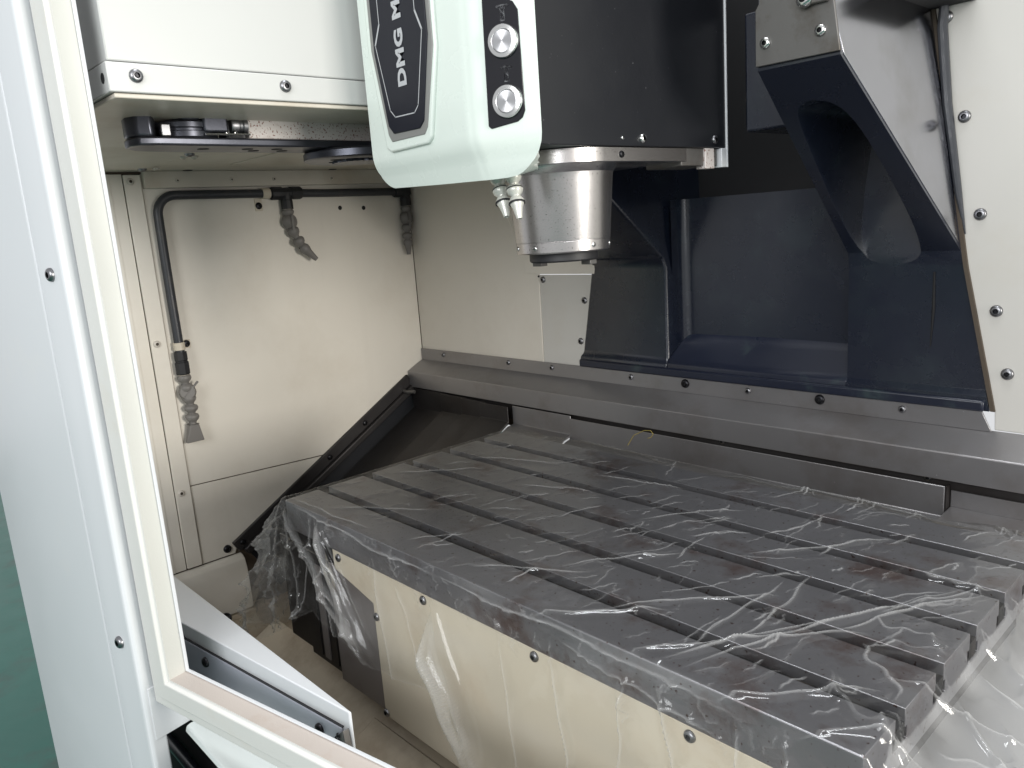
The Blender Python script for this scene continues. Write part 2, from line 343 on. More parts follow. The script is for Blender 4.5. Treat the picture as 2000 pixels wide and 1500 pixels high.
# ================================================================== telescopic covers behind and beside the table
def tele_profile(off, ytop=.838):
    s, c = math.sin(R(29.7)), math.cos(R(29.7)); y0 = ytop - off
    z0 = -.098 + off * .9
    pts = [(y0, -.030), (y0, z0), (y0 - .68 * c, z0 - .68 * s)]
    back = [(y0 - .68 * c + .004, z0 - .68 * s - .004), (y0 + .003, z0 - .005), (y0 + .003, -.030)]
    return pts + back
tl = thing('telescopic_cover', (-.4, .5, -.3), 'dark stepped telescopic way cover between left wall and table', 'way cover')
edges = [(-.762, -.575), (-.600, -.470), (-.490, -.378), (-.392, -.272)]
for i, (x0, x1) in enumerate(edges):
    MB().prism(tele_profile(.004 + .008 * i), 'x', x0, x1).build('cover_plate', 'darksheet', tl, bevel=.0008)
tb = thing('rear_way_cover', (.3, .8, -.2), 'wide stainless way cover plate behind the wrapped table', 'way cover')
MB().prism([(.8245, -.028), (.8245, -.080), (.800, -.084), (.45, -.27), (.45, -.275), (.800, -.089), (.8275, -.084), (.8275, -.028)], 'x', -.268, -.045).build('cover_plate', 'sheet', tb, bevel=.0012)
MB().prism([(.820, -.0335), (.820, -.090), (.800, -.095), (.56, -.20), (.56, -.205), (.800, -.100), (.823, -.095), (.823, -.0335)], 'x', -.048, .858).build('cover_plate', 'sheet', tb, bevel=.0012)
MB().prism([(.838, -.045), (.838, -.075), (.60, -.090), (.60, -.25), (.842, -.25), (.842, -.045)], 'x', .862, 1.70).build('cover_plate', 'sheet', tb, bevel=.0012)
MB().box(.8585, .8610, .820, .838, -.095, -.0335).build('end_flange', 'darksheet', tb)
# right-hand way cover, seen through the plastic
tr2 = thing('right_way_cover', (1.3, .3, -.3), 'pale steel way cover right of the table under the plastic', 'way cover')
for i, (x0, x1, z) in enumerate(((1.02, 1.30, -.105), (1.28, 1.48, -.112), (1.46, 1.70, -.119))):
    MB().box(x0, x1, .03 - .006 * i, .69, z - .2, z).build('cover_plate', 'palesheet', tr2, bevel=.003)

# ================================================================== machine table
tbx = thing('machine_table', (.535, .28, -.33), 'grey cast iron machine table with five slots and rust stains', 'machine table')
prof = [(0, -.055), (0, -.001), (.001, 0)]
for k in range(5):
    y = .08 + .1 * k; w = .0112; h = .017
    prof += [(y - w, 0), (y - w, -.020), (y - h, -.020), (y - h, -.034), (y + h, -.034), (y + h, -.020), (y + w, -.020), (y + w, 0)]
prof += [(.559, 0), (.56, -.001), (.56, -.055)]
MB().prism(prof, 'x', 0.0, 1.068).build('table_top', 'table', tbx, bevel=.0012, sharp=30)
for k in range(5): MB().box(.0005, 1.0675, .08 + .1 * k - .0110, .08 + .1 * k + .0110, -.0335, -.014).build('slot_fill', 'slotfill', tbx)  # near-black filling along the lower part of each slot
MB().box(.02, 1.05, .05, .52, -.32, -.0555).build('saddle', 'darksheet', tbx)
ap = MB().prism([(.155, -.0562), (1.30, -.0562), (1.30, -.325), (.272, -.325), (.272, -.120), (.155, -.092)], 'y', .0015, .0065).build('apron', 'beige', tbx, bevel=.0012)
for p in ((.175, -.067), (.419, -.066), (.655, -.066), (.888, -.067), (.280, -.141), (.277, -.318)): screw(ap, (p[0], .0015, p[1]), (0, -1, 0), .0072, 'steel')
# front way cover sheets to the left of the apron
fw = thing('front_way_cover', (.1, .03, -.33), 'grey way cover sheets under the front left table corner', 'way cover')
for i, (x0, x1, y, z0) in enumerate(((.118, .2715, .010, -.095), (-.005, .123, .018, -.10), (-.10, -.002, .024, -.10))):
    MB().box(x0, x1, y, y + .004, -.326 + .004 * i, z0).build('cover_plate', ('greysheet', 'darksheet', 'darksheet')[i], fw, bevel=.001)
for i in range(3): MB().box(.10 - .03 * i - .02, .10 - .03 * i, .0155, .018, -.31, -.12).build('wiper_strip', 'greysheet' if i == 1 else 'darksheet', fw)

# ================================================================== column casting
cl = thing('column_casting', (.43, .95, .09), 'dark blue painted cast iron column behind the spindle', 'machine column')
prof_rib = [(.8925, .092), (.8925, .118), (.900, .128), (.900, .345), (.892, .372), (.526, .670), (.532, 1.05), (1.10, 1.05), (1.10, .092)]
fr = lambda p: float(np.interp(p[1], [.09, .345, .743, 1.2], [.9005, .848, .785, .717]))
fl = lambda p: .646 + (.0 if p[1] < .36 else .078 * min(p[1] - .36, .32))
def apply_bool(o, cutter):
    md = o.modifiers.new('cut', 'BOOLEAN'); md.object = cutter; md.operation = 'DIFFERENCE'; md.solver = 'EXACT'
    dg = bpy.context.evaluated_depsgraph_get(); dg.update(); me = bpy.data.meshes.new_from_object(o.evaluated_get(dg))
    o.modifiers.clear(); old = o.data; o.data = me
    bpy.data.objects.remove(cutter, do_unlink=True)
    me.polygons.foreach_set('use_smooth', [True] * len(me.polygons)); me.set_sharp_from_angle(angle=R(35)); me.update()
rr = MB().prism(prof_rib, 'x', fl, fr).build('right_rib', 'column', None)
ns = Vector((0, .299, .368)).normalized()
pk = [(.690, .614, .602), (.700, .601, .618), (.725, .596, .624), (.752, .600, .618), (.770, .615, .600), (.781, .668, .555), (.788, .787, .458), (.786, .85, .395), (.772, .88, .350), (.690, .88, .350), (.668, .86, .385), (.672, .779, .470), (.682, .675, .549)]
for _ in range(2):      # round the outline off
    pk = [tuple(np.array(pk[i - 1 + (k_ > 0) * 0]) * (1 - t_) + np.array(pk[i]) * t_) for i in range(len(pk)) for k_, t_ in ((0, .25), (0, .75))]
cb = MB(); n = len(pk)
cb.add([(p[0], p[1] - .10, p[2]) for p in pk] + [(p[0], max(.8985, p[1] + .001), p[2]) for p in pk], [tuple(range(n)), tuple(range(2 * n - 1, n - 1, -1))] + [(i, i + n, (i + 1) % n + n, (i + 1) % n) for i in range(n)])
cut = cb.build('cutter', 'column', None)
bpy.context.view_layer.update()
apply_bool(rr, cut)
rr.data.transform(Matrix.Translation(-world_loc(cl))); rr.parent = cl
bv = rr.modifiers.new('bevel', 'BEVEL'); bv.width = .007; bv.segments = 3; bv.limit_method = 'ANGLE'; bv.angle_limit = R(30)
flL = lambda p: (-.083 + .2 * p[1]) if p[1] > .12 else -.064
frL = lambda p: .216 - (.0 if p[1] < .36 else .078 * min(p[1] - .36, .32))
MB().prism(prof_rib, 'x', flL, frL).build('left_rib', 'column', cl, bevel=.007, seg=3)
# recess between the ribs
b = MB(); xs = [(.2165, .925), (.2165, .945), (.220, .958), (.229, .967), (.243, .970), (.45, .972), (.652, .970)]
vs = [(x, y, z) for z in (.14, .50) for x, y in xs]; k = len(xs)
b.add(vs, [(i, i + 1, i + 1 + k, i + k) for i in range(k - 1)]); b.build('recess_back', 'column', cl, sharp=60)
MB().prism([(.8935, .092), (.8935, .121), (.905, .134), (.955, .166), (.975, .188), (.985, .21), (1.1, .21), (1.1, .092)], 'x', .2165, .648).build('base_ledge', 'bluepaint', cl, bevel=.003, seg=3, sharp=60)
MB().tube([(.80, .8995, .335), (.801, .8990, .27), (.798, .8990, .20)], [.002, .003, .001], 8).build('casting_seam', 'void', cl)
MB().box(-.06, .893, .885, .8975, .0915, .1115).build('base_flange', 'bluepaint', cl, bevel=.004)
MB().box(.1, .80, 1.06, 1.09, .1, 1.25).build('inner_back', 'void', cl)  # black sheet standing for the dark hollow behind the recess
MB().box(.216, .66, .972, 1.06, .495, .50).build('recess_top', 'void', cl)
MB().box(.545, .672, .70, .85, .602, .80).build('guide_block', 'column', cl, bevel=.004)
b = MB(); b.prism([(.531, .98), (.529, .70), (.534, .672), (.884, .387), (.886, .98)], 'x', lambda p: fr(p) - .004, lambda p: fr(p) + .0012); b.build('side_plate', 'polish', cl, bevel=.0006)
# mill steel plate bolted on the nose of the rib
pl = MB().prism([(.6705, .6755), (.7985, .6745), (.787, .757), (.779, 1.0), (.680, 1.0), (.676, .762), (.6705, .754)], 'y', .519, .5245).build('nose_plate', 'steelplate', cl, bevel=.0008)
for p in ((.687, .706), (.771, .706)): screw(pl, (p[0], .519, p[1]), (0, -1, 0), .0085, 'bright')
br = MB().box(.742, .783, .510, .519, .741, .95).build('upper_bracket', 'steelplate', cl, bevel=.002)
screw(br, (.752, .510, .750), (0, -1, 0), .012, 'bright')
MB().tube([(.789 + .016, .885, .80), (.80, .893, .742), (.812, .893, .62), (.835, .894, .47), (.848, .897, .40)], [.007, .0085, .008, .006, .001], 10).build('sealant_bead', 'sealant', cl)
b = MB(); b.prism([(.728, 1.10), (.785, .743), (.848, .345), (.9015, .092), (.9085, .092), (.855, .345), (.792, .743), (.735, 1.10)], 'y', .8935, .8995); b.build('joint_strip', 'gap', cl)
MB().box(.74, .85, .70, .90, .775, .80).build('top_cover_lip', 'void', cl, bevel=.004)

# ================================================================== spindle head
hd = thing('spindle_head', (.42, .344, .42), 'spindle head with black side panel and white front cover', 'spindle head')
MB().box(.335, .520, .16, .676, .578, 1.10).build('side_panel', 'black', hd, bevel=.0015)
MB().box(.514, .5225, .6762, .6795, .545, 1.10).build('edge_strip', 'white', hd, bevel=.0006)
MB().box(.505, .5215, .660, .6760, .545, .5775).build('edge_block', 'white', hd, bevel=.001)
b = MB(); b.prism([(.42 + .0965 * math.cos(R(a)), .344 + .0965 * math.sin(R(a))) for a in range(180, 361, 6)] + [(.5165, .56), (.3235, .56)], 'z', .5545, .5778)
b.build('flange', 'spindle', hd, bevel=.0015)
MB().box(.44, .515, .546, .655, .548, .5778).build('rear_clamp', 'steelplate', hd, bevel=.002)
MB().box(.500, .519, .612, .640, .543, .5775).build('clamp_tab', 'rusty', hd, bevel=.001)
nose = MB(); nose.lathe([(.001, .556), (.094, .556), (.091, .550), (.0865, .543), (.0850, .532), (.0775, .4405), (.0772, .4400), (.0772, .4392), (.0775, .4388), (.0768, .4235), (.0758, .4215), (.06, .4215), (.001, .4215)], (.42, .344, 0), (0, 0, 1), 72)
nose = nose.build('nose', 'spindle', hd, sharp=14)
MB().lathe([(.001, .4214), (.056, .4214), (.0565, .418), (.0565, .409), (.054, .4065), (.03, .4065), (.028, .418), (.001, .418)], (.42, .344, 0), (0, 0, 1), 48).build('spindle_ring', 'rubber', hd)
for a in (200, 20): 
    x, y = .42 + .044 * math.cos(R(a)), .344 + .044 * math.sin(R(a))
    MB().box(x - .010, x + .010, y - .008, y + .008, .399, .4066).build('drive_key', 'steelplate', hd, bevel=.001)
for a in (-118, -82, -8, 30, 150, 210):
    d = Vector((math.cos(R(a)), math.sin(R(a)), -.1)); screw(hd, Vector((.42, .344, .431)) + Vector((d.x, d.y, 0)) * .0762, d, .004, 'bright')
screw(hd, (.5165, .385, .566), (1, 0, 0), .0055, 'black')
screw(hd, (.520, .435, .590), (1, 0, 0), .0075, 'bright'); screw(hd, (.520, .640, .592), (1, 0, 0), .0075, 'steel'); screw(hd, (.520, .385, .590), (1, 0, 0), .0028, 'bright')

# ---- white front cover: two facets, rounded lower corners
YF = .096; XC = .500; FA = R(22); tF = math.tan(FA)
fy = lambda x: YF + max(0, x - XC) * tF
def arc(cx, cz, r, a0, a1, n=6): return [(cx + r * math.cos(R(a0 + (a1 - a0) * i / n)), cz + r * math.sin(R(a0 + (a1 - a0) * i / n))) for i in range(n + 1)]
left = [(.262, 1.05)] + arc(.294, .570, .032, 180, 262, 8) + [(.40, .5345), (XC, .532)] + [(XC, 1.05)]
right = [(XC, 1.05), (XC, .532), (.535, .532)] + arc(.5415, .584, .052, -90, 0, 7)[1:] + [(.5945, 1.05)]
def cover_part(poly):
    n = len(poly); f = [(x, fy(x), z) for x, z in poly]
    # lower band leans back
    return f
b = MB()
lf, rf = cover_part(left), cover_part(right)
b.add(lf, [tuple(range(len(lf)))]); b.add(rf, [tuple(range(len(rf)))])
outl = left[:-1] + right[2:]
fo = [(x, fy(x), z) for x, z in outl]; bo = [(min(x, .516), .20, z + (.012 if z < .6 else 0)) for x, z in outl]; n = len(outl)
b.add(fo + bo, [(i, i + 1, i + 1 + n, i + n) for i in range(n - 1)] + [tuple(range(2 * n - 1, n - 1, -1))])
cov = b.build('front_cover', 'pod', hd, sharp=60)
bm = bmesh.new(); bm.from_mesh(cov.data); wl_ = world_loc(hd)
for z in (.545, .552, .560, .568, .576, .584, .592): bmesh.ops.bisect_plane(bm, geom=bm.verts[:] + bm.edges[:] + bm.faces[:], plane_co=Vector((0, 0, z)) - wl_, plane_no=(0, 0, 1))
for x in (.486, .492, .497, .503, .508, .514): bmesh.ops.bisect_plane(bm, geom=bm.verts[:] + bm.edges[:] + bm.faces[:], plane_co=Vector((x, 0, 0)) - wl_, plane_no=(1, 0, 0))
for v in bm.verts:
    w = v.co + wl_
    if w.y > .19: continue
    t_ = max(0, .590 - w.z); w.y += .34 * t_ * min(1, t_ / .03) * min(1, max(0, (.575 - w.x) / .06))
    e_ = abs(w.x - .5) 
    if e_ < .014: w.y += .0022 * (1 - e_ / .014) ** 2
    v.co = w - wl_
bm.to_mesh(cov.data); bm.free(); cov.data.polygons.foreach_set('use_smooth', [True] * len(cov.data.polygons)); cov.data.set_sharp_from_angle(angle=R(60))
bv = cov.modifiers.new('bevel', 'BEVEL'); bv.width = .010; bv.segments = 4; bv.limit_method = 'ANGLE'; bv.angle_limit = R(40)
# raised frame round the badge, the badge, its outline and lettering
def plate(name, poly, y0, y1, m, parent, bev=.001, seg=2): return MB().prism(poly, 'y', y0, y1).build(name, m, parent, bevel=bev, seg=seg)
rec = [(.290, 1.04), (.286, .736), (.310, .594), (.322, .588), (.412, .590), (.421, .598), (.447, .713), (.449, 1.04)]
plate('badge_frame', rec, YF - .006, YF + .002, 'pod', cov, .003, 3)
gr = [(.300, 1.04), (.297, .734), (.321, .612), (.328, .602), (.408, .603), (.416, .612), (.443, .714), (.443, 1.04)]
plate('badge_rim', gr, YF - .0075, YF - .004, 'badgegrey', cov, .001)
dk = [(.307, 1.04), (.307, .728), (.326, .624), (.337, .6125), (.400, .612), (.411, .621), (.435, .729), (.433, 1.04)]
bdg = plate('badge', dk, YF - .0095, YF - .006, 'badge', cov, .001)
ln = [(.327, 1.04), (.327, .800), (.327, .764), (.313, .738), (.335, .645), (.346, .6345), (.393, .634), (.403, .643), (.4255, .737), (.413, .764), (.413, .80), (.413, 1.04)]
b = MB()
for i in range(len(ln) - 1):
    w = .0016 if ln[i] in ((.327, .764), (.4255, .737)) else .0008
    p, q = Vector((ln[i][0], 0, ln[i][1])), Vector((ln[i + 1][0], 0, ln[i + 1][1])); d = (q - p).normalized(); nn = Vector((-d.z, 0, d.x)) * w; e = d * .0006
    ys = YF - .0099
    b.add([(v.x, ys, v.z) for v in (p - e - nn, q + e - nn, q + e + nn, p - e + nn)], [(0, 1, 2, 3)])
b.build('outline_print', 'print', bdg)
cu = bpy.data.curves.new('lettering', 'FONT'); cu.body = 'DMG MORI'; cu.size = .0265; cu.offset = .0013; cu.space_character = 1.08; cu.resolution_u = 3
to = bpy.data.objects.new('lettering_tmp', cu); COL.objects.link(to); bpy.context.view_layer.update()
tme = bpy.data.meshes.new_from_object(to.evaluated_get(bpy.context.evaluated_depsgraph_get())); bpy.data.objects.remove(to, do_unlink=True)
tme.materials.clear(); tme.materials.append(MAT['print'])
xs_ = [v.co.x for v in tme.vertices]; W_ = max(xs_); 
# reads upwards: text x -> world z, text y -> world -x
for v in tme.vertices:
    tx, ty = v.co.x, v.co.y; v.co = Vector((.3800 - ty, YF - .0101, .6725 + tx * 1.235)) - world_loc(bdg)
lo = bpy.data.objects.new('lettering', tme); COL.objects.link(lo); lo.parent = bdg
# button facet: local frame (s along facet, z)
fd = Vector((math.cos(FA), math.sin(FA), 0)); fn = Vector((math.sin(FA), -math.cos(FA), 0)); FO = Vector((.501, .096, 0))
def F(s, z, h=0): return FO + fd * s + fn * h + Vector((0, 0, z))
bp = [(.029, .752), (.060, .748), (.071, .743), (.0775, .732), (.079, .612), (.075, .604), (.068, .5995), (.030, .5945), (.026, .598)]
b = MB(); n = len(bp); b.add([F(s, z, -.001) for s, z in bp] + [F(s, z, .0015) for s, z in bp], [tuple(range(n)), tuple(range(2 * n - 1, n - 1, -1))] + [(i, i + n, (i + 1) % n + n, (i + 1) % n) for i in range(n)])
bpl = b.build('button_plate', 'btnplate', hd, bevel=.0006)
for s, z in ((.0555, .698), (.0560, .6255)):
    bt_o = MB().lathe([(.0212, .001), (.0212, .0035), (.0195, .006), (.0150, .0068), (.0142, .0055)], F(s, z), fn, 48).build('button', 'chrome', hd)
    # cap with its own origin so its turning marks fan out from its middle
    cap = MB().lathe([(.0001, .0), (.0132, .0), (.0140, -.0008), (.0140, -.003)], (0, 0, 0), (0, -1, 0), 48).build('cap', 'btncap', None)
    cap.location = F(s, z, .0062) - world_loc(hd); cap.rotation_euler = (0, 0, FA); cap.parent = bt_o
    MB().lathe([(.0150, .0045), (.0136, .0045)], F(s, z), fn, 32).build('groove', 'void', bt_o)
def icon(s, z):
    b = MB(); h = .0015
    def q(pts, w=.0007):
        for (a, c), (d, e) in zip(pts, pts[1:]):
            p0, p1 = Vector((a, c)), Vector((d, e)); t_ = (p1 - p0).normalized(); n_ = Vector((-t_.y, t_.x)) * w
            b.add([F(s + v.x, z + v.y, h) for v in (p0 - n_, p1 - n_, p1 + n_, p0 + n_)], [(0, 1, 2, 3)])
    q([(-.0035, .005), (-.0035, .0035), (-.0022, .002), (-.0030, -.010), (.0030, -.010), (.0022, .002), (.0035, .0035), (.0035, .005)])
    q([(-.0022, .002), (.0026, -.004), (-.0026, -.0095)]); q([(-.0075, .007), (-.003, .0078), (.003, .0078), (.0075, .007)])
    q([(-.002, .0075), (-.001, .0045), (.001, .0045), (.002, .0075)])
    for sg in (-1, 1): b.add([F(s + sg * .0095, z + .0065, h), F(s + sg * .006, z + .009, h), F(s + sg * .006, z + .0048, h)], [(0, 1, 2)])
    return b.build('icon', 'print', bpl)
icon(.0565, .7325); icon(.0565, .6600)
# two jointed coolant nozzles under the cover
def loc_line(name, path, r, m, parent, tip=.45, ring=None):
    """ball-jointed hose: one lathe per joint along the path"""
    P = [Vector(p) for p in path]
    for i in range(len(P) - 1):
        d = P[i + 1] - P[i]; L = d.length; k = MB()
        if i == len(P) - 2: prof = [(r * .75, -.1 * L), (r * 1.02, .08 * L), (r * .95, .25 * L), (r * .70, .42 * L), (r * tip, L), (r * tip * .6, L), (r * tip * .55, .9 * L)]
        else: prof = [(r * .60, -.10 * L), (r * .98, .02 * L), (r * 1.10, .16 * L), (r * 1.12, .30 * L), (r * .98, .52 * L), (r * .66, .72 * L), (r * .56, .86 * L), (r * .60, 1.02 * L)]
        k.lathe(prof, P[i], d, 20); o = k.build('joint', m, parent, sharp=40)
        if ring and i < len(P) - 1: MB().lathe([(r * 1.09, .14 * L), (r * 1.14, .17 * L), (r * 1.14, .22 * L), (r * 1.09, .25 * L)], P[i], d, 20).build('collar', ring, o)
for pts in ([(.463, .170, .541), (.469, .168, .524), (.477, .165, .507), (.488, .160, .482)], [(.496, .170, .541), (.499, .168, .523), (.505, .165, .505), (.514, .160, .478)]):
    h_ = thing('coolant_nozzle', pts[0], 'pearl jointed coolant nozzle under the white cover, ' + ('left one' if pts[0][0] < .48 else 'right one nearer the spindle'), 'nozzle', 'nozzles beside the spindle')
    loc_line('n', pts, .0105, 'pnozzle', h_, .38, 'rubber')

# ================================================================== tool changer cover box (upper left)
tcb = thing('tool_changer_cover', (.25, -.09, .66), 'white sheet metal tool changer box hanging upper left', 'machine cover')
MB().box(-.2, .247, -.265, .30, .703, 1.15).build('upper_panel', 'boxwhite', tcb, bevel=.002)
b = MB(); b.box(-.2, .250, -.268, .30, .6660, .7015); sk = b.build('lower_skirt', 'boxwhite', tcb, bevel=.0015)
MB().box(-.2, .246, -.262, .30, .6595, .6655).build('bottom_fold', 'ceil', tcb, bevel=.0015)
for y in (-.234, -.031): screw(sk, (.250, y, .686), (1, 0, 0), .0085, 'steel')
hole(sk, (.232, -.268, .684), (0, -1, 0), .0065)

# ================================================================== tool change arm
ta = thing('tool_change_arm', (.07, .19, .60), 'gunmetal tool change arm with rusty bar below the white box', 'tool changer arm')
AX = .07
# bar
MB().box(AX - .04, AX + .04, -.028, .47, .632, .684).build('bar', 'rusty', ta, bevel=.0015)
b = MB(); b.prism([(AX - .042, .50), (AX - .042, -.13), (AX - .034, -.18), (AX - .012, -.200), (AX + .022, -.204), (AX + .040, -.196), (AX + .046, -.170), (AX + .044, -.05), (AX + .042, .50)], 'z', .6195, .6318)
lowp = b.build('lower_plate', 'arm', ta, bevel=.003, seg=3)
# claw tip, jaw ring, latch block, pin
MB().prism([(AX - .03, -.182), (AX - .008, -.200), (AX + .020, -.204), (AX + .038, -.197), (AX + .045, -.176), (AX + .030, -.168), (AX + .012, -.160), (AX - .010, -.150), (AX - .03, -.150)], 'z', .6319, .664).build('claw', 'arm', ta, bevel=.004, seg=3)
j = MB(); j.lathe([(.001, .6319), (.047, .6319), (.049, .634), (.049, .6415), (.0455, .643), (.0455, .646), (.049, .6475), (.049, .6545), (.046, .657), (.038, .657), (.036, .640), (.001, .640)], (AX - .006, -.112, 0), (0, 0, 1), 40)
j.build('jaw_ring', 'arm', ta, sharp=40)
MB().prism([(AX + .0, -.108), (AX + .044, -.100), (AX + .044, -.062), (AX + .0, -.062)], 'z', .640, .668).build('latch_block', 'arm', ta, bevel=.003)
MB().box(AX + .005, AX + .030, -.0615, -.030, .634, .655).build('pin_housing', 'black', ta)
MB().lathe([(.001, 0), (.0125, 0), (.0135, .002), (.0135, .012), (.0115, .014), (.0115, .018), (.0135, .020), (.0135, .026), (.001, .026)], (AX + .028, -.054, .652), (0, 1, 0), 24).build('pin', 'bolt', ta)
MB().box(AX + .012, AX + .040, -.066, -.0605, .634, .668).build('stop_plate', 'black', ta, bevel=.001)
for y in (-.064, -.050): screw(ta, (AX + .04, y, .640), (1, 0, 0), .003, 'bright')
MB().box(AX + .036, AX + .0465, -.165, -.150, .6319, .650).build('jaw_pad', 'bolt', ta, bevel=.002)
MB().prism([(AX + .010, -.146), (AX + .040, -.128), (AX + .044, -.104), (AX + .018, -.104)], 'z', .6572, .667).build('jaw_finger', 'arm', ta, bevel=.003)
MB().tube([(AX + .046, -.100, .636), (AX + .048, -.03, .637)], .0016, 6).build('spring_pin', 'chrome', ta)
hb = MB(); hb.lathe([(.001, .603), (.090, .603), (.094, .605), (.094, .6155), (.090, .6190), (.001, .6190)], (AX, .19, 0), (0, 0, 1), 48)
hb = hb.build('hub_disc', 'arm', ta)
sp_ = MB()
ring = []
for i in range(48):
    a = 2 * math.pi * i / 48; r_ = .045 if i % 2 else .041; ring.append((AX + r_ * math.cos(a), .19 + r_ * math.sin(a)))
sp_.prism(ring, 'z', .5990, .6029); sp_.build('spline_collar', 'arm', ta)
for p in ((AX + .01, .14), (AX + .045, .20), (AX - .03, .16)): hole(hb, (p[0], p[1], .603), (0, 0, -1), .010)
for p in ((AX + .005, -.09), (AX + .01, -.02), (AX - .012, .0), (AX + .012, .03), (AX - .01, .05)): hole(lowp, (p[0], p[1], .6195), (0, 0, -1), .009)
MB().box(AX - .06, AX + .06, .02, .5, .6765, .6605 + .03).build('drive_box', 'void', ta)

# ================================================================== coolant hose with three jointed nozzles on the left wall
hx = XW + .016
ch = thing('coolant_hose', (XW, .4, .6), 'charcoal coolant hose bent along the left wall with black fittings', 'hose')
pth = [(hx, .862, .596), (hx, .60, .598), (hx, .42, .602), (hx, .20, .604)]
for i in range(9):
    a = R(90 + 90 * i / 8); pth.append((hx, .163 + .048 * math.cos(a), .556 + .048 * math.sin(a)))
pth += [(hx, .1145, .45), (hx, .1150, .33), (hx, .1160, .205)]
MB().tube(pth, .0115, 16).build('pipe', 'hose', ch, sharp=80)
def tee(y, z, left=True):
    b = MB()
    if left: b.lathe([(.001, -.045), (.0165, -.045), (.0178, -.042), (.0178, -.012), (.0155, -.011), (.0155, .012), (.0178, .013), (.0178, .043), (.0165, .046), (.001, .046)], (hx, y, z), (0, 1, 0), 10)
    else: b.lathe([(.001, -.040), (.0165, -.040), (.0178, -.037), (.0178, -.012), (.0155, -.011), (.0155, .014), (.001, .014)], (hx, y, z), (0, 1, 0), 10)
    b.lathe([(.0155, 0), (.0155, -.018), (.0172, -.020), (.0172, -.044), (.001, -.044)], (hx, y, z), (0, 0, 1), 10)
    b.build('tee_fitting', 'rubber', ch, sharp=25)
tee(.470, .601); tee(.876, .596, False)
b = MB(); b.lathe([(.0125, .013), (.0165, .013), (.0172, .010), (.0172, -.008), (.0158, -.010), (.0158, -.013), (.0182, -.015), (.0182, -.044), (.0155, -.047), (.001, -.047)], (hx, .1155, .193), (0, 0, 1), 8)
b.build('end_fitting', 'rubber', ch, sharp=25)
MB().lathe([(.0118, -.011), (.0145, -.011), (.0145, .011), (.0118, .011)], (hx, .4095, .602), (0, 1, 0), 20).build('clip', 'clip', ch, bevel=.001)
MB().box(XW, XW + .004, .381, .402, .556, .590).build('clip_foot', 'clip', ch, bevel=.001); screw(ch, (XW + .004, .391, .570), (1, 0, 0), .0095, 'black')
MB().lathe([(.0118, -.010), (.0145, -.010), (.0145, .010), (.0118, .010)], (hx, .1155, .221), (0, 0, 1), 20).build('clip', 'clip', ch, bevel=.001)
MB().box(XW, XW + .004, .126, .150, .212, .234).build('clip_foot', 'clip', ch, bevel=.001); screw(ch, (XW + .004, .139, .224), (1, 0, 0), .0095, 'black')
for nm, lab, pts, r_, tip, valve in (
    ('jointed_nozzle', 'grey jointed nozzle pointing right, in the middle of the hose', [(hx, .469, .556), (hx, .4695, .531), (hx + .003, .474, .503), (hx + .008, .484, .474), (hx + .012, .497, .449), (hx + .018, .532, .412)], .0155, .42, 1),
    ('jointed_nozzle', 'grey jointed nozzle hanging straight beside the back corner', [(hx, .876, .551), (hx, .874, .524), (hx + .002, .871, .492), (hx + .004, .868, .466), (hx + .006, .867, .442), (hx + .006, .866, .400)], .0150, .40, 1)):
    h_ = thing(nm, pts[0], lab, 'nozzle', 'jointed nozzles on the coolant hose'); loc_line('n', pts, r_, 'nozzle', h_, tip)
    q = Vector(pts[1]).lerp(Vector(pts[2]), .3); MB().lathe([(.001, -.012), (.019, -.012), (.0215, -.004), (.0215, .006), (.017, .014), (.001, .014)], q, (1, .5, .1), 20).build('valve', 'nozzle', h_)
    MB().box(q.x + .010, q.x + .020, q.y - .003, q.y + .004, q.z - .026, q.z + .018).build('lever', 'nozzle', h_, bevel=.001)
    MB().lathe([(.012, .012), (.0135, .010), (.0135, -.004), (.012, -.006)], pts[0], (0, 0, 1), 16).build('thread', 'clip', h_)
pts = [(hx, .1155, .144), (hx + .001, .1160, .118), (hx + .003, .1185, .088), (hx + .004, .1200, .062), (hx + .004, .1195, .038), (hx + .004, .1185, .012)]
h_ = thing('jointed_nozzle', pts[0], 'grey jointed nozzle with flared tip at the hose lower end', 'nozzle', 'jointed nozzles on the coolant hose')
loc_line('n', pts + [(hx + .004, .1182, .008)], .0160, 'nozzle', h_, .7)
q = Vector((hx + .002, .1175, .098)); MB().lathe([(.001, -.013), (.0195, -.013), (.022, -.004), (.022, .006), (.018, .015), (.001, .015)], q, (1, -.3, .2), 20).build('valve', 'nozzle', h_)
MB().tube([q + Vector((.012, -.014, -.010)), q + Vector((.014, .026, .026))], .003, 8).build('lever', 'nozzle', h_)
b = MB(); z1, z0 = .012, -.036
b.add([(hx - .008, .107, z1), (hx + .016, .107, z1), (hx + .016, .130, z1), (hx - .008, .130, z1), (hx - .004, .094, z0), (hx + .012, .094, z0), (hx + .012, .140, z0), (hx - .004, .140, z0)],
      [(0, 1, 2, 3), (4, 7, 6, 5), (0, 4, 5, 1), (1, 5, 6, 2), (2, 6, 7, 3), (3, 7, 4, 0)]); b.build('flat_tip', 'nozzle', h_, bevel=.002)
MB().lathe([(.012, .012), (.0135, .010), (.0135, -.004), (.012, -.006)], pts[0], (0, 0, 1), 16).build('thread', 'clip', h_)

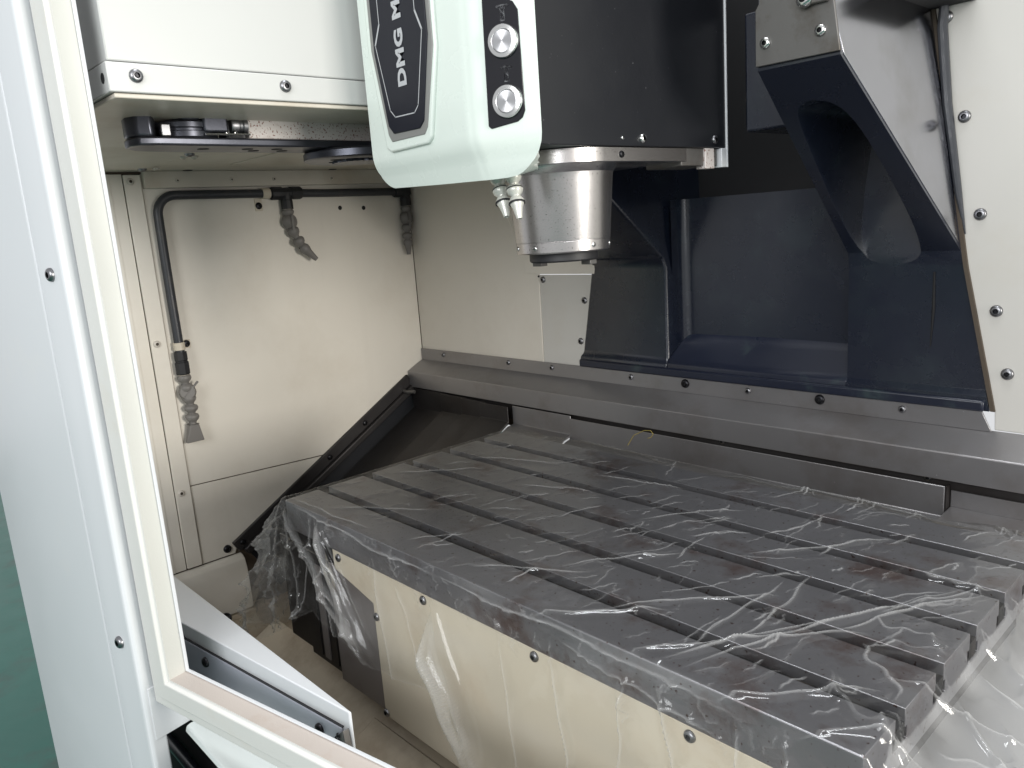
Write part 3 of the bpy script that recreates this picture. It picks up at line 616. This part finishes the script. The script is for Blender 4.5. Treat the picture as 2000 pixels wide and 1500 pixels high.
# ================================================================== door frame (turned 11.5 degrees)
DA = R(11.5); FS = .866      # frame turned in plan, drawn large and set at 0.866
df = thing('door_frame', (0.2528, -0.2895, -0.5863), 'white stepped metal door frame with post and sloping sill', 'door frame', rz=DA); df.scale = (FS,) * 3
Z0 = -.75
def loc(z): return z - Z0
MB().prism([(-.472, -.050), (-.1525, -.050), (-.1525, -.022), (-.56, .02), (-.565, -.015)], 'z', loc(-1.22), loc(1.25)).build('outer_panel', 'white', df, bevel=.004, seg=3, local=True)
MB().prism([(-.1505, -.050), (-.076, -.050), (-.070, -.046), (-.070, -.020), (-.1505, -.020)], 'z', loc(-1.22), loc(1.25)).build('post_strip', 'white', df, bevel=.004, seg=4, local=True)
for z in (.446, -.155): screw(df, (-.1085, -.050, loc(z)), (0, -1, 0), .0105, 'steel', local=True)
screw(df, (-.1085, -.050, loc(1.05)), (0, -1, 0), .0105, 'steel', local=True)
# post and sill share one folded section, mitred at the corner: (offset outwards from the lip, depth)
sect = [(.062, -.022), (.062, -.030), (.046, -.030), (.042, -.036), (.012, -.036), (.009, -.031), (.005, -.030)]
sect2 = [(.005, -.030), (.0055, -.004), (.0045, -.001)]
sect3 = [(.0045, -.001), (.0028, -.0025), (.0016, -.0025), (.0012, -.001), (.0012, .003), (.010, .006), (.03, .006)]
def folded(name, sec, a, bfun, m, parent):
    b = MB(); k = len(sec)
    b.add([a(o, w) for o, w in sec] + [bfun(o, w) for o, w in sec], [(i, i + 1, i + 1 + k, i + k) for i in range(k - 1)])
    return b.build(name, m, parent, bevel=.0012, local=True, sharp=25)
top_ = lambda o, w: (-.006 - o, w, loc(1.25)); mit_ = lambda o, w: (-.006 - o, w, loc(-.2005 - o)); end_ = lambda o, w: (1.25, w, loc(-.2005 - o))
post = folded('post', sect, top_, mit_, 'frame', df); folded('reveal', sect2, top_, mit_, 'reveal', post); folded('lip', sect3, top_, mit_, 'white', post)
sill = folded('sill', sect, mit_, end_, 'frame', df); folded('gutter', sect2, mit_, end_, 'gutter', sill); folded('lip', sect3, mit_, end_, 'white', sill)
MB().box(-.075, -.068, -.040, .030, loc(-.33), loc(-.235)).build('cheek_plate', 'white', df, bevel=.001, local=True)
lc = thing('lower_front_cover', (0.6962, -0.2454, -0.8028), 'pale lower front cover under the white door sill', 'machine cover')
lc.scale = (FS,) * 3; DRAWN[lc] = Vector((.6, -.19, -1.0))
MB().prism([(-.246, -.343), (-.243, -.3325), (-.236, -.330), (-.14, -.327), (-.14, -.333), (-.234, -.336), (-.240, -.343)], 'x', .022, 1.6).build('panel', 'teal', lc, bevel=.006, seg=3)

# ================================================================== wedge-shaped sill guard behind the frame
sg = thing('sill_guard', (0.1766, -0.2107, -0.1966), 'white wedge shaped guard with grey rail behind the sill', 'sill guard')
sg.scale = (FS,) * 3; DRAWN[sg] = Vector((0, -.15, -.30))
fl_ = lambda x: -.126 + (x - .391) * .132
b = MB(); b.prism([(-.60, fl_(-.60)), (.389, fl_(.389)), (.391, -.1225), (-.60, -.1225)], 'z', -.345, -.2005); b.build('guard_body', 'white', sg, bevel=.0025, seg=3)
b = MB(); b.prism([(-.60, fl_(-.60) - .004), (.372, fl_(.372) - .004), (.372, fl_(.372) - .0005), (-.60, fl_(-.60) - .0005)], 'z', -.300, -.2305); rail = b.build('rail', 'railgrey', sg, bevel=.0015)
b = MB(); b.prism([(-.60, fl_(-.60) - .0035), (.374, fl_(.374) - .0035), (.374, fl_(.374) - .0005), (-.60, fl_(-.60) - .0005)], 'z', -.2300, -.2278); b.build('gasket', 'rubber', sg)
for x, z in ((-.010, -.2520), (.318, -.2535)): screw(rail, (x, fl_(x) - .004, z), (.13, -1, 0), .0095, 'black')
b = MB(); b.prism([(.374, -.236), (.386, -.226), (.392, -.262), (.392, -.30), (.374, -.30)], 'y', -.138, -.1275); eb = b.build('end_bracket', 'steelplate', sg, bevel=.001)
for p in ((.372, -.240), (.366, -.248), (.372, -.250), (.384, -.270)): screw(eb, (p[0], -.138, p[1]), (0, -1, 0), .0045, 'black')

# ================================================================== clear plastic sheet draped over the table
def vnoise(x, y, seed):
    g = np.random.default_rng(seed).random((128, 128)); xi = np.floor(x).astype(int); yi = np.floor(y).astype(int); fx = x - xi; fy_ = y - yi
    fx = fx * fx * (3 - 2 * fx); fy_ = fy_ * fy_ * (3 - 2 * fy_)
    a = g[xi % 128, yi % 128]; b_ = g[(xi + 1) % 128, yi % 128]; c_ = g[xi % 128, (yi + 1) % 128]; d_ = g[(xi + 1) % 128, (yi + 1) % 128]
    return (a * (1 - fx) + b_ * fx) * (1 - fy_) + (c_ * (1 - fx) + d_ * fx) * fy_
def ridged(x, y, seed): return 1 - np.abs(2 * vnoise(x, y, seed) - 1)
TX, TY = 1.068, .56
h = .0019
aa = np.arange(-.30, 1.42, h); bb = np.arange(-.36, .63, h)
Ag, Bg = np.meshgrid(aa, bb, indexing='ij')
qx = np.clip(Ag, 0, TX); qy = np.clip(Bg, 0, TY); ox = Ag - qx; oy = Bg - qy; L = np.sqrt(ox ** 2 + oy ** 2)
dx = np.where(L > 1e-9, ox / np.maximum(L, 1e-9), 0); dy = np.where(L > 1e-9, oy / np.maximum(L, 1e-9), 0)
ang = np.arctan2(oy, ox)
along = np.where(np.abs(oy) > np.abs(ox), Ag, Bg)
hgt = .0020 * vnoise(Ag * 7, Bg * 7, 6) + .0010 * vnoise(Ag * 19 + Bg * 5, Bg * 9, 7)
crease = np.zeros_like(Ag)
def fold(p, q, amp, wid, c=.8, wobble=.004):
    p = np.array(p, float); q = np.array(q, float); m_ = .035
    i0, i1 = np.searchsorted(aa, [min(p[0], q[0]) - m_, max(p[0], q[0]) + m_]); j0, j1 = np.searchsorted(bb, [min(p[1], q[1]) - m_, max(p[1], q[1]) + m_])
    if i1 <= i0 or j1 <= j0: return
    S = (slice(i0, i1), slice(j0, j1)); A_ = Ag[S]; B_ = Bg[S]
    d = q - p; l2 = d @ d
    t_ = np.clip(((A_ - p[0]) * d[0] + (B_ - p[1]) * d[1]) / l2, 0, 1)
    wob = wobble * (np.sin(t_ * 7 + p[0] * 50) + .5 * np.sin(t_ * 19 + p[1] * 90))
    nrm = np.array([-d[1], d[0]]) / math.sqrt(l2)
    dist = np.sqrt((A_ - p[0] - t_ * d[0] - nrm[0] * wob) ** 2 + (B_ - p[1] - t_ * d[1] - nrm[1] * wob) ** 2)
    taper = np.clip(np.minimum(t_, 1 - t_) * 5, .05, 1)
    g = np.exp(-(dist / wid) ** 2) * taper; wide = np.exp(-dist / (wid * 3.2)) * taper
    hgt[S] += amp * wide; crease[S] = np.maximum(crease[S], c * g)
fr_ = random.Random(5)
for i in range(270):      # short creases that cross the slots, mostly on the right half
    x = fr_.random() ** .6 * 1.05; y = fr_.uniform(.0, .56); l = fr_.uniform(.02, .10); a = R(fr_.gauss(66, 16))
    fold((x, y), (x + l * math.cos(a), y + l * math.sin(a)), fr_.uniform(.0008, .0030), fr_.uniform(.0011, .0017), fr_.uniform(.10, .70) ** 1.5, .002)
for i in range(260):      # fine web of crackle on the left half
    x = fr_.random() ** 1.6 * .8; y = fr_.uniform(-.05, .57); l = fr_.uniform(.01, .05); a = R(fr_.uniform(0, 180))
    fold((x, y), (x + l * math.cos(a), y + l * math.sin(a)), fr_.uniform(.0005, .002), fr_.uniform(.0009, .0013), fr_.uniform(.08, .32), .003)
for i in range(90):       # crinkle along the front fold
    x = fr_.uniform(.0, 1.0); l = fr_.uniform(.012, .045); a = R(fr_.gauss(-75, 35)); y = fr_.uniform(-.05, .004)
    fold((x, y), (x + l * math.cos(a), y + l * math.sin(a)), fr_.uniform(.001, .003), fr_.uniform(.0011, .0016), fr_.uniform(.1, .35), .004)
for i in range(60):       # crumpled hanging corner
    x = fr_.uniform(-.20, .05); y = fr_.uniform(-.25, -.02); l = fr_.uniform(.02, .08); a = R(fr_.uniform(0, 180))
    fold((x, y), (x + l * math.cos(a), y + l * math.sin(a)), fr_.uniform(.003, .008), fr_.uniform(.0012, .0018), fr_.uniform(.15, .5), .004)
for i in range(70):       # loose film lying right of the table
    x = fr_.uniform(1.05, 1.35); y = fr_.uniform(-.1, .56); l = fr_.uniform(.04, .16); a = R(fr_.uniform(0, 180))
    fold((x, y), (x + l * math.cos(a), y + l * math.sin(a)), fr_.uniform(.003, .010), fr_.uniform(.0014, .0024), fr_.uniform(.15, .5), .006)
for p, q, am in (((.84, -.01), (1.02, .30), .006), ((.87, -.01), (1.04, .38), .005), ((.80, -.02), (1.00, .20), .006), ((.92, -.02), (1.05, .10), .006), ((.86, .03), (.86, .26), .004), ((.90, .06), (.88, .30), .004),
                 ((.95, .15), (1.06, .36), .006), ((.98, .22), (1.065, .40), .005), ((1.0, -.02), (1.30, .18), .008), ((1.02, .10), (1.36, .30), .008), ((1.05, .22), (1.40, .25), .010), ((1.06, .35), (1.40, .55), .010),
                 ((1.04, .05), (1.38, -.05), .010), ((1.06, .18), (1.32, .02), .008), ((1.05, .44), (1.35, .42), .008), ((.12, .02), (.30, .14), .003), ((.12, .02), (.05, -.28), .005), ((.115, .02), (.20, -.25), .005),
                 ((0, 0), (-.05, -.30), .008), ((0, 0), (.10, -.30), .006), ((0, 0), (-.12, -.2), .008), ((0, .0), (.28, .015), .003), ((.30, -.01), (.40, -.33), .004),
                 ((.36, -.05), (.44, -.2), .003), ((.50, .02), (.66, .12), .004), ((.60, .10), (.72, .25), .004), ((.66, -.02), (.80, .10), .005), ((.72, .04), (.88, .22), .005), ((.58, .30), (.70, .44), .004), ((.78, .28), (.92, .46), .005), ((.30, .30), (.46, .36), .006), ((.38, .42), (.58, .46), .006), ((.10, .36), (.30, .44), .006), ((.05, .20), (.20, .34), .005),
                 ((.0, -.01), (.5, -.015), .004), ((.45, -.012), (.98, -.014), .004), ((.86, -.01), (.90, -.20), .008), ((.82, -.01), (.80, -.22), .007), ((.95, -.01), (.99, -.22), .009), ((1.0, -.01), (1.02, -.25), .009), ((.70, -.03), (.74, -.28), .005), ((.7, -.02), (.95, -.05), .004), ((.15, .56), (.55, .60), .004), ((.5, .58), (1.0, .585), .005), ((.60, -.05), (.66, -.3), .003)):
    fold(p, q, am, .0014, .50, .003)
for p, q in (((0, 0), (.30, -.24)), ((.46, -.06), (.58, -.34)), ((.465, -.06), (.60, -.33)), ((.13, .0), (.29, -.22))):     # gathered bundles of folds
    for k_ in range(7):
        e1, e2 = fr_.uniform(-.004, .004), fr_.uniform(-.018, .018)
        fold((p[0] + e1, p[1]), (q[0] + e2, q[1] + fr_.uniform(-.01, .03)), .004, .0012, .36, .003)
hgt = hgt + .0
# drape
fall_front = np.where(oy < 0, 1.0, 0)
flare = .03 + .05 * vnoise(along * 4, L * 3, 8)
corner = np.exp(-((ang + 2.36) / .5) ** 2) * (L > 0)
rip = .006 * np.sin(along * 38 + 4 * vnoise(along * 6, L * 4, 9)) * np.clip(L / .12, 0, 1) + .030 * corner * np.sin(ang * 9) * np.clip(L / .1, 0, 1)
out = .004 + flare * L + rip * .5 + .42 * L * corner
sag = L - np.clip(L, 0, .004)
right = (ox > 0) & (oy >= -.0) 
outR = np.where(ox > 0, np.abs(ox) * .93, 0); downR = np.where(ox > 0, np.minimum(.36 * np.abs(ox) + .03 * (1 - np.exp(-np.abs(ox) / .02)), .085 + .02 * vnoise(Ag * 14, Bg * 14, 12)), 0)
Px = qx + dx * out; Py = qy + dy * out; Pz = .003 - sag
back = (oy > 0) & (ox <= 0)
Py = np.where(back, TY + .004 + oy * .55, Py); Pz = np.where(back, .004 + .010 * vnoise(Ag * 16, Bg * 4, 13) - oy * .55, Pz)
side = (ox > 0)
Px = np.where(side, TX + .003 + outR, Px); Pz = np.where(side, .003 - downR - np.where(oy < 0, np.abs(oy) * .9, 0), Pz)
Py = np.where(side, np.where(oy < 0, -.004 + oy * .35, qy + np.maximum(oy, 0) * .6), Py)
# wrinkle along the local outward direction
flat = (L < 1e-9); topw = np.where(flat | back | side, 1.0, 0.0)
hang = np.clip(L / .02, 0, 1) * (1 - topw)
Pz = Pz + hgt * topw; Px = Px + dx * hgt * hang * 1.6; Py = Py + dy * hgt * hang * 1.6 - np.where(side, 0, 0)
# crumple of the hanging corner
cz = np.clip(L / .15, 0, 1) * corner
Px += cz * .030 * (vnoise(Ag * 15, Bg * 15, 20) - .5); Py += cz * .030 * (vnoise(Ag * 15, Bg * 15, 21) - .5)
Pz += cz * (.03 * (vnoise(Ag * 12, Bg * 12, 22) - .5))
# hem: how far the sheet reaches down in front, at the left end and at the back
hemf = np.interp(aa, [-.3, 0, .04, .10, .20, .29, .34, .46, .55, .65, 1.5], [.24, .25, .23, .19, .21, .225, .215, .195, .25, .35, .40])[:, None] + .012 * (vnoise(Ag * 18, Bg * 0 + 3, 14) - .5)
heml = .055 + .10 * np.clip((.06 - Bg) / .1, 0, 1) + .012 * vnoise(Bg * 20, Ag * 0, 15)
hemb = .028 + .035 * vnoise(Ag * 7, Ag * 0, 16)
crease = np.where((oy < 0) & (ox > -.02), np.maximum(crease, .30 * np.exp(-np.abs(hemf + oy) / .004)), crease)
crease = np.maximum(crease, np.where((oy < 0), .03 + .16 * vnoise(Ag * 9, Bg * 30, 33) ** 2, 0))
crease = np.maximum(crease, np.where(ox > .01, .20 + .25 * vnoise(Ag * 24, Bg * 24, 31) ** 2, 0))
crease = np.maximum(crease, np.where(corner > .2, .12 + .34 * vnoise(Ag * 30, Bg * 30, 32) ** 3, 0))
crease = np.clip(crease, 0, 1)
keep = np.where(oy < 0, -oy < hemf, True) & np.where(ox < 0, np.where(oy < 0, L < .27, -ox < heml), True) & np.where(oy > 0, oy < hemb, True)
nx, ny = Ag.shape; idx = np.arange(nx * ny).reshape(nx, ny)
kf = keep[:-1, :-1] & keep[1:, :-1] & keep[1:, 1:] & keep[:-1, 1:]
quads = np.stack([idx[:-1, :-1][kf], idx[1:, :-1][kf], idx[1:, 1:][kf], idx[:-1, 1:][kf]], 1)
used = np.unique(quads); remap = -np.ones(nx * ny, int); remap[used] = np.arange(len(used))
V = np.stack([Px.ravel(), Py.ravel(), Pz.ravel()], 1)[used]; Q = remap[quads]
base = np.array([.535, .28, 0.0]); V = V - base
me = bpy.data.meshes.new('plastic_sheet'); me.vertices.add(len(V)); me.vertices.foreach_set('co', V.ravel().astype(np.float32))
me.loops.add(Q.size); me.loops.foreach_set('vertex_index', Q.ravel().astype(np.int32))
me.polygons.add(len(Q)); me.polygons.foreach_set('loop_start', (np.arange(len(Q)) * 4).astype(np.int32)); me.polygons.foreach_set('loop_total', np.full(len(Q), 4, np.int32))
me.update(); me.validate()
at = me.attributes.new('crease', 'FLOAT', 'POINT'); at.data.foreach_set('value', crease.ravel()[used].astype(np.float32))
me.polygons.foreach_set('use_smooth', [True] * len(me.polygons))
m, nt, p = new_mat('clear_plastic_film'); nt.nodes.remove(p); MAT['film'] = m
outn = nt.nodes['Material Output']; tc = node(nt, 'ShaderNodeNewGeometry').outputs['Position']
trn = node(nt, 'ShaderNodeBsdfTransparent'); trn.inputs[0].default_value = (.95, .955, .95, 1)
gl = node(nt, 'ShaderNodeBsdfGlossy'); gl.inputs['Roughness'].default_value = .08; gl.inputs[0].default_value = (1, 1, 1, 1)
df_ = node(nt, 'ShaderNodeBsdfDiffuse'); df_.inputs[0].default_value = (.80, .80, .79, 1)
tl_ = node(nt, 'ShaderNodeBsdfTranslucent'); tl_.inputs[0].default_value = (.80, .80, .79, 1)
bmp = node(nt, 'ShaderNodeBump'); bmp.inputs['Strength'].default_value = .22; bmp.inputs['Distance'].default_value = .004
f1 = noise(nt, tc, 34, 3, .5, (1, .5, 1)); nt.links.new(f1, bmp.inputs['Height'])
nt.links.new(bmp.outputs[0], gl.inputs['Normal'])
fres = node(nt, 'ShaderNodeFresnel'); fres.inputs[0].default_value = 1.38; nt.links.new(bmp.outputs[0], fres.inputs['Normal'])
m1 = node(nt, 'ShaderNodeMixShader'); fm = node(nt, 'ShaderNodeMath', operation='MULTIPLY_ADD'); fm.inputs[1].default_value = .26; fm.inputs[2].default_value = .022; nt.links.new(fres.outputs[0], fm.inputs[0]); nt.links.new(fm.outputs[0], m1.inputs[0]); nt.links.new(trn.outputs[0], m1.inputs[1]); nt.links.new(gl.outputs[0], m1.inputs[2])
m2 = node(nt, 'ShaderNodeMixShader'); m2.inputs[0].default_value = .35; nt.links.new(df_.outputs[0], m2.inputs[1]); nt.links.new(tl_.outputs[0], m2.inputs[2])
ca = node(nt, 'ShaderNodeAttribute', attribute_name='crease')
mr = node(nt, 'ShaderNodeMapRange'); mr.inputs[1].default_value = .05; mr.inputs[2].default_value = .9; mr.inputs[3].default_value = .006; mr.inputs[4].default_value = .62
nt.links.new(ca.outputs['Fac'], mr.inputs[0])
m3 = node(nt, 'ShaderNodeMixShader'); nt.links.new(mr.outputs[0], m3.inputs[0]); nt.links.new(m1.outputs[0], m3.inputs[1]); nt.links.new(m2.outputs[0], m3.inputs[2])
nt.links.new(m3.outputs[0], outn.inputs['Surface'])
me.materials.append(m)
ps = bpy.data.objects.new('plastic_sheet', me); COL.objects.link(ps); ps.location = tuple(base)
tag(ps, 'crinkled clear plastic film draped over the machine table', 'plastic sheet')

# small yellow tie caught on the film
ty = thing('yellow_tie', (.36, .60, .03), 'thin yellow curled tie standing on the far film edge', 'tie')
MB().tube([(.328, .600, .010), (.345, .60, .034), (.372, .600, .048), (.388, .600, .050), (.394, .60, .044), (.388, .60, .036), (.380, .60, .033)], .0007, 6).build('strand', 'yellow', ty)
